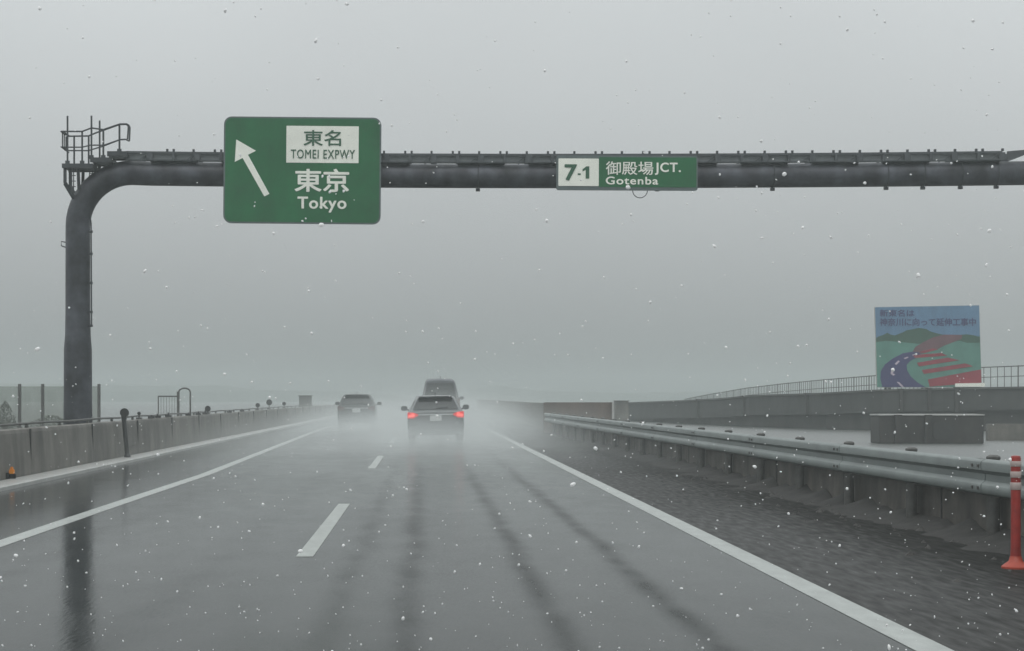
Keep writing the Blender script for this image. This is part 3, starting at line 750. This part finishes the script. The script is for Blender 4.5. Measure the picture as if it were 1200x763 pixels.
# ------------------------------------------------------------------ cars
def paint_m(name, col, rough=.32): return mat(name, col, rough=rough, metal=.1, var=.10, scale=3, coat=.35)
M_glass = mat('dark_car_glass', (.012, .014, .014), rough=.12, var=.1, spec=.6)
M_tyre = mat('tyre_rubber', (.02, .02, .02), rough=.7); M_rim = mat('wheel_rim', (.25, .25, .26), rough=.4, metal=.7)
M_lit = mat('lit_tail_lamp', (.6, .02, .015), rough=.3, emit=(1.0, .05, .05), es=.42)
M_core = mat('lit_tail_lamp_core', (.7, .05, .04), rough=.3, emit=(1.0, .14, .12), es=1.6)
M_unlit = mat('unlit_tail_lamp', (.09, .03, .03), rough=.3)
M_trim = mat('bright_trim', (.6, .62, .62), rough=.35, metal=.3); M_plate = mat('number_plate_white', (.55, .57, .56), rough=.45)
M_bump = mat('bumper_black', (.03, .03, .03), rough=.5)

def make_car(name, loc, label, cat, col, W, Lh, Hh, st, belt, roofw, lit, roll=0, lamp='wedge', spoiler=True):
    """st: (y, top z, half width factor at top, half width factor at belt); rear at y=0, front at y=Lh"""
    body = paint_m(name+'_paint', col)
    e = empty(name, loc, label, cat, rot=(0, math.radians(roll), 0))
    hw = W/2; b = MB(); rings = []
    for (y, top, ft_, fb) in st:
        zb = .24; bl = min(belt, top-.02)
        half = [(0, zb), (hw*fb*.80, zb), (hw*fb*.95, zb+.06), (hw*fb, zb+.22), (hw*fb, (bl+zb)/2+.1), (hw*fb*.975, bl-.05), (hw*fb*.955, bl)]
        for f in (.35, .7, .9): half.append((hw*(fb*.955*(1-f)+ft_*f), bl+(top-bl)*f))
        half += [(hw*ft_*.93, top-.012), (hw*ft_*.75, top+.008), (0, top+.022)]
        full = half+[(-x, z) for x, z in half[-2:0:-1]]
        rings.append(b.verts([(x, y, z) for x, z in full]))
    for A, B in zip(rings, rings[1:]):
        n = len(A)
        for k in range(n): b.face((A[k], A[(k+1) % n], B[(k+1) % n], B[k]))
    b.face(rings[0]); b.face(rings[-1][::-1])
    b.build('body', body, e, smooth=True)
    # rear window on the slope between the two stations flagged
    i0 = next(i for i, s in enumerate(st) if s[1] > belt+.04)-1
    (ya, za, fa, _), (yb, zb_, fb2, _) = st[i0], st[i0+1]
    za = max(za, belt); ny, nz_ = -(zb_-za), (yb-ya); nl = math.hypot(ny, nz_); off = .036
    def S(f, u): return (u*hw*(fa+(fb2-fa)*f), ya+(yb-ya)*f+ny/nl*off, za+(zb_-za)*f+nz_/nl*off)
    g = MB(); rows = []
    for f in (.06, .3, .6, .90): rows.append(g.verts([S(f, u) for u in (-.90, -.5, 0, .5, .90)]))
    for A, B in zip(rows, rows[1:]):
        for k in range(4): g.face((A[k], A[k+1], B[k+1], B[k]))
    rw = g.build('rear_window', M_glass, e)
    wp_ = MB(); wp_.bar(Vector(S(.1, 0))+Vector((0, -.02, .01)), Vector(S(.2, .5))+Vector((0, -.02, .01)), .02, .02); wp_.build('wiper', M_bump, rw)
    # side windows
    ys_ = [s[0] for s in st if s[1] > Hh-.06]; y0, y1 = ys_[0]-.05, ys_[-1]+.1
    for sx in (-1, 1):
        for ya_, yb_ in ((y0+.1, (y0+y1)/2-.06), ((y0+y1)/2+.06, y1-.05)):
            g = MB(); q = []
            for yy, zz in ((ya_, belt+.03), (yb_, belt+.03), (yb_-.05, Hh-.12), (ya_+.1, Hh-.12)):
                f = (zz-belt)/(Hh-belt); q.append((sx*(hw*(.955*(1-f)+roofw*f)+.012), yy, zz))
            g.face(g.verts(q)); g.build('side_window', M_glass, e)
    # bumper, plate, trim, lamps, mirrors, wheels
    b = MB(); b.prism_y(rrect(-hw*.95, hw*.95, .25, .52, .06), -.06, .10); b.build('bumper', body if lit else M_bump, e, bevel=.02)
    zl = belt-.11
    b = MB(); b.box((0, -.015, zl-.10), (.36, .02, .17)); b.build('number_plate', M_plate, e, bevel=.004)
    b = MB(); b.box((0, -.012, zl+.012), (W*.62, .03, .03)); b.build('trim_strip', M_trim, e)
    for sx in (-1, 1):
        b = MB()
        if lamp == 'wedge': poly = [(sx*hw*.985, zl+.10), (sx*hw*.99, zl-.10), (sx*hw*.78, zl-.10), (sx*hw*.60, zl-.01), (sx*hw*.62, zl+.04), (sx*hw*.80, zl+.09)]
        else: poly = [(sx*hw*.985, zl+.20), (sx*hw*.985, zl-.10), (sx*hw*.84, zl-.10), (sx*hw*.86, zl+.20)]
        b.prism_y(poly, -.035, .12); tl_ = b.build('tail_lamp', M_lit if lit else M_unlit, e, bevel=.008)
        if lit:
            b = MB(); b.tube([(sx*hw*.80, -.05, zl+.005), (sx*hw*.80, -.03, zl+.005)], .062, 12); b.tube([(sx*hw*.91, -.05, zl-.02), (sx*hw*.91, -.03, zl-.02)], .045, 12); b.build('bulb_glow', M_core, tl_)
        b = MB(); b.box((sx*(hw+.12), Lh*.66, belt+.10), (.20, .10, .15)); b.bar((sx*(hw-.06), Lh*.66, belt+.03), (sx*(hw+.06), Lh*.66, belt+.07), .06, .05); b.build('mirror', body, e, bevel=.03)
        for yy in (.72, Lh-.85):
            b = MB(); prof = [(.20, -.10), (.29, -.10), (.32, -.07), (.32, .07), (.29, .10), (.20, .10)]
            b.lathe((0, 0, 0), prof, 24); o = b.build('wheel', M_tyre, e, smooth=True); o.rotation_euler = (0, PI/2, 0); o.location = (sx*(hw-.13), yy, .32)
            b = MB(); b.lathe((0, 0, 0), [(.19, -.108), (.20, -.02), (.20, .02), (.19, .108)], 16); b.build('rim', M_rim, o, smooth=True)
    if spoiler:
        yb_ = st[i0+1][0]; b = MB(); b.box((0, yb_-.06, Hh-.01), (W*roofw*.9, .26, .03)); b.build('spoiler', body, e, bevel=.01)
    b = MB(); b.bar((0, st[i0+1][0]+.25, Hh), (0, st[i0+1][0]+.12, Hh+.12), .02, .02); b.build('aerial', M_bump, e)
    return e

Z1 = 58.5
make_car('wagon_car', ((511.3-VX)/F*Z1, Z1, 0), 'nearest silver grey wagon with both red tail lamps lit', 'car', (.11, .118, .122), 1.78, 4.5, 1.44,
         [(0, .72, .92, .93), (.03, .93, .90, .97), (.16, .99, .90, .99), (.62, 1.40, .66, 1.0), (.75, 1.44, .66, 1), (1.8, 1.46, .67, 1), (2.7, 1.43, .67, 1), (3.35, 1.0, .80, 1), (4.2, .88, .82, .97), (4.45, .72, .78, .88), (4.52, .6, .7, .8)],
         .97, .66, True, roll=-1.3)
Z2 = 84.0
make_car('tall_van', ((516.0-VX)/F*Z2, Z2, 0), 'tall dark van driving just ahead of the silver wagon', 'van', (.05, .055, .065), 1.78, 4.7, 2.24,
         [(0, .9, .92, .95), (.03, 1.22, .93, .98), (.10, 1.30, .93, 1.0), (.30, 2.14, .70, 1.0), (.42, 2.22, .70, 1), (2.0, 2.26, .72, 1), (3.3, 2.18, .72, 1), (4.05, 1.30, .85, 1), (4.55, 1.0, .84, .95), (4.72, .8, .8, .9)],
         1.28, .71, False, lamp='tall', spoiler=False)
Z3 = 84.0
make_car('compact_car', ((417.5-VX)/F*Z3, Z3, 0), 'dark compact car alone in the left lane', 'car', (.022, .026, .026), 1.70, 4.1, 1.53,
         [(0, .75, .92, .93), (.03, .99, .90, .97), (.12, 1.06, .90, .99), (.48, 1.48, .70, 1.0), (.6, 1.53, .70, 1), (1.8, 1.55, .71, 1), (2.6, 1.50, .70, 1), (3.15, 1.06, .82, 1), (3.85, .92, .82, .96), (4.1, .7, .78, .88)],
         1.03, .70, False)

# ------------------------------------------------------------------ spray thrown up by the traffic
m, t, p = newmat('road_spray_air'); t.nodes.remove(p); n, l = t.nodes.new, t.links.new
def MM(op, a, b=None):
    q = n('ShaderNodeMath'); q.operation = op
    for i, v in enumerate((a, b)):
        if v is None: continue
        if isinstance(v, (int, float)): q.inputs[i].default_value = v
        else: l(v, q.inputs[i])
    return q.outputs[0]
co = n('ShaderNodeTexCoord'); sp = n('ShaderNodeSeparateXYZ'); l(co.outputs['Object'], sp.inputs[0])
def gauss(v, c, s): return MM('MULTIPLY', MM('POWER', MM('DIVIDE', MM('SUBTRACT', v, c), s), 2.0), -1.0)
X_, Y_, Z_ = sp.outputs
dens = None
for cx_, cy_, cz_, sx_, sy_, sz_, amp in ((.45, 53.0, .0, 1.8, 8.5, .60, .10), (.45, 63.5, .1, 2.2, 7, .75, .10), (-3.0, 79.5, .0, 1.6, 7.5, .50, .15), (.7, 79, .2, 2.4, 7, 1.0, .10), (-.3, 104, .0, 6.5, 17, 1.3, .035), (-.6, 52, 0, 4.2, 10, .6, .034), (-.4, 40, 0, 5, 9, .45, .010), (-.4, 82, 0, 7.8, 34, .85, .031)):
    g = MM('EXPONENT', MM('ADD', gauss(X_, cx_, sx_), MM('ADD', gauss(Y_, cy_, sy_), gauss(Z_, cz_, sz_))))
    g = MM('MULTIPLY', g, amp); dens = g if dens is None else MM('ADD', dens, g)
nz = n('ShaderNodeTexNoise'); nz.inputs['Scale'].default_value = .55; nz.inputs['Detail'].default_value = 3; l(co.outputs['Object'], nz.inputs['Vector'])
rr = n('ShaderNodeMapRange'); rr.inputs['From Min'].default_value = .32; rr.inputs['From Max'].default_value = .68; rr.inputs['To Min'].default_value = .15; rr.inputs['To Max'].default_value = 1.9; l(nz.outputs['Fac'], rr.inputs['Value'])
dens = MM('MULTIPLY', dens, rr.outputs[0])
pv = n('ShaderNodeVolumePrincipled'); pv.inputs['Color'].default_value = (.93, .97, .965, 1); pv.inputs['Anisotropy'].default_value = .2; l(dens, pv.inputs['Density'])
l(pv.outputs[0], t.nodes['Material Output'].inputs['Volume'])
sb = MB().box((-.2, 82, 1.62), (13.0, 100, 3.2)).build('road_spray', m); tag(sb, kind='stuff')

# ------------------------------------------------------------------ drops on the windscreen, set as white drops in the air ahead
b = MB(); ico = bmesh.new(); bmesh.ops.create_icosphere(ico, subdivisions=2, radius=1.0)
iv = [v.co.copy() for v in ico.verts]; fi = [[v.index for v in f.verts] for f in ico.faces]; ico.free()
V, Fc = [], []
def drop(c, r):
    k = len(V); q = Matrix.Rotation(random.uniform(0, PI), 3, 'Y') @ Matrix.Diagonal((random.uniform(.65, 1.15), 1, random.uniform(.8, 1.5)))
    ph = Vector((random.uniform(0, 90), 0, 0))
    for v in iv:
        w2 = q @ (v*(1+.35*noise.noise(v*1.3+ph)))*r; V.append((c[0]+w2.x, c[1]+w2.y, c[2]+w2.z))
    Fc.extend([[k+i for i in f] for f in fi])
random.seed(31)
for k in range(6500):
    z = random.uniform(.02, 1.0)**1.35*3.7+.02; r = .0011+.0032*random.random()**2.6; x, y = random.uniform(-2.4, 3.6), random.uniform(2.0, 9)
    if z > 1.5 and (r < .0017 or (r < .0024 and k % 2)): continue
    drop((x, y, z), r)
me = bpy.data.meshes.new('white_drops'); me.from_pydata(V, [], Fc); me.polygons.foreach_set('use_smooth', [True]*len(me.polygons))
md = mat('glint_white_drop', (.97, .975, .975), rough=.25, var=.02)  # white colour stands in for glints on clear water drops
t = md.node_tree; p = t.nodes['Principled BSDF']; tl = t.nodes.new('ShaderNodeBsdfTranslucent'); tl.inputs[0].default_value = (1, 1, 1, 1)
ms = t.nodes.new('ShaderNodeMixShader'); ms.inputs[0].default_value = .5
t.links.new(p.outputs[0], ms.inputs[1]); t.links.new(tl.outputs[0], ms.inputs[2]); t.links.new(ms.outputs[0], t.nodes['Material Output'].inputs['Surface'])
me.materials.append(md); o = bpy.data.objects.new('white_drops', me); C.objects.link(o); tag(o, kind='stuff')
b.b.free()
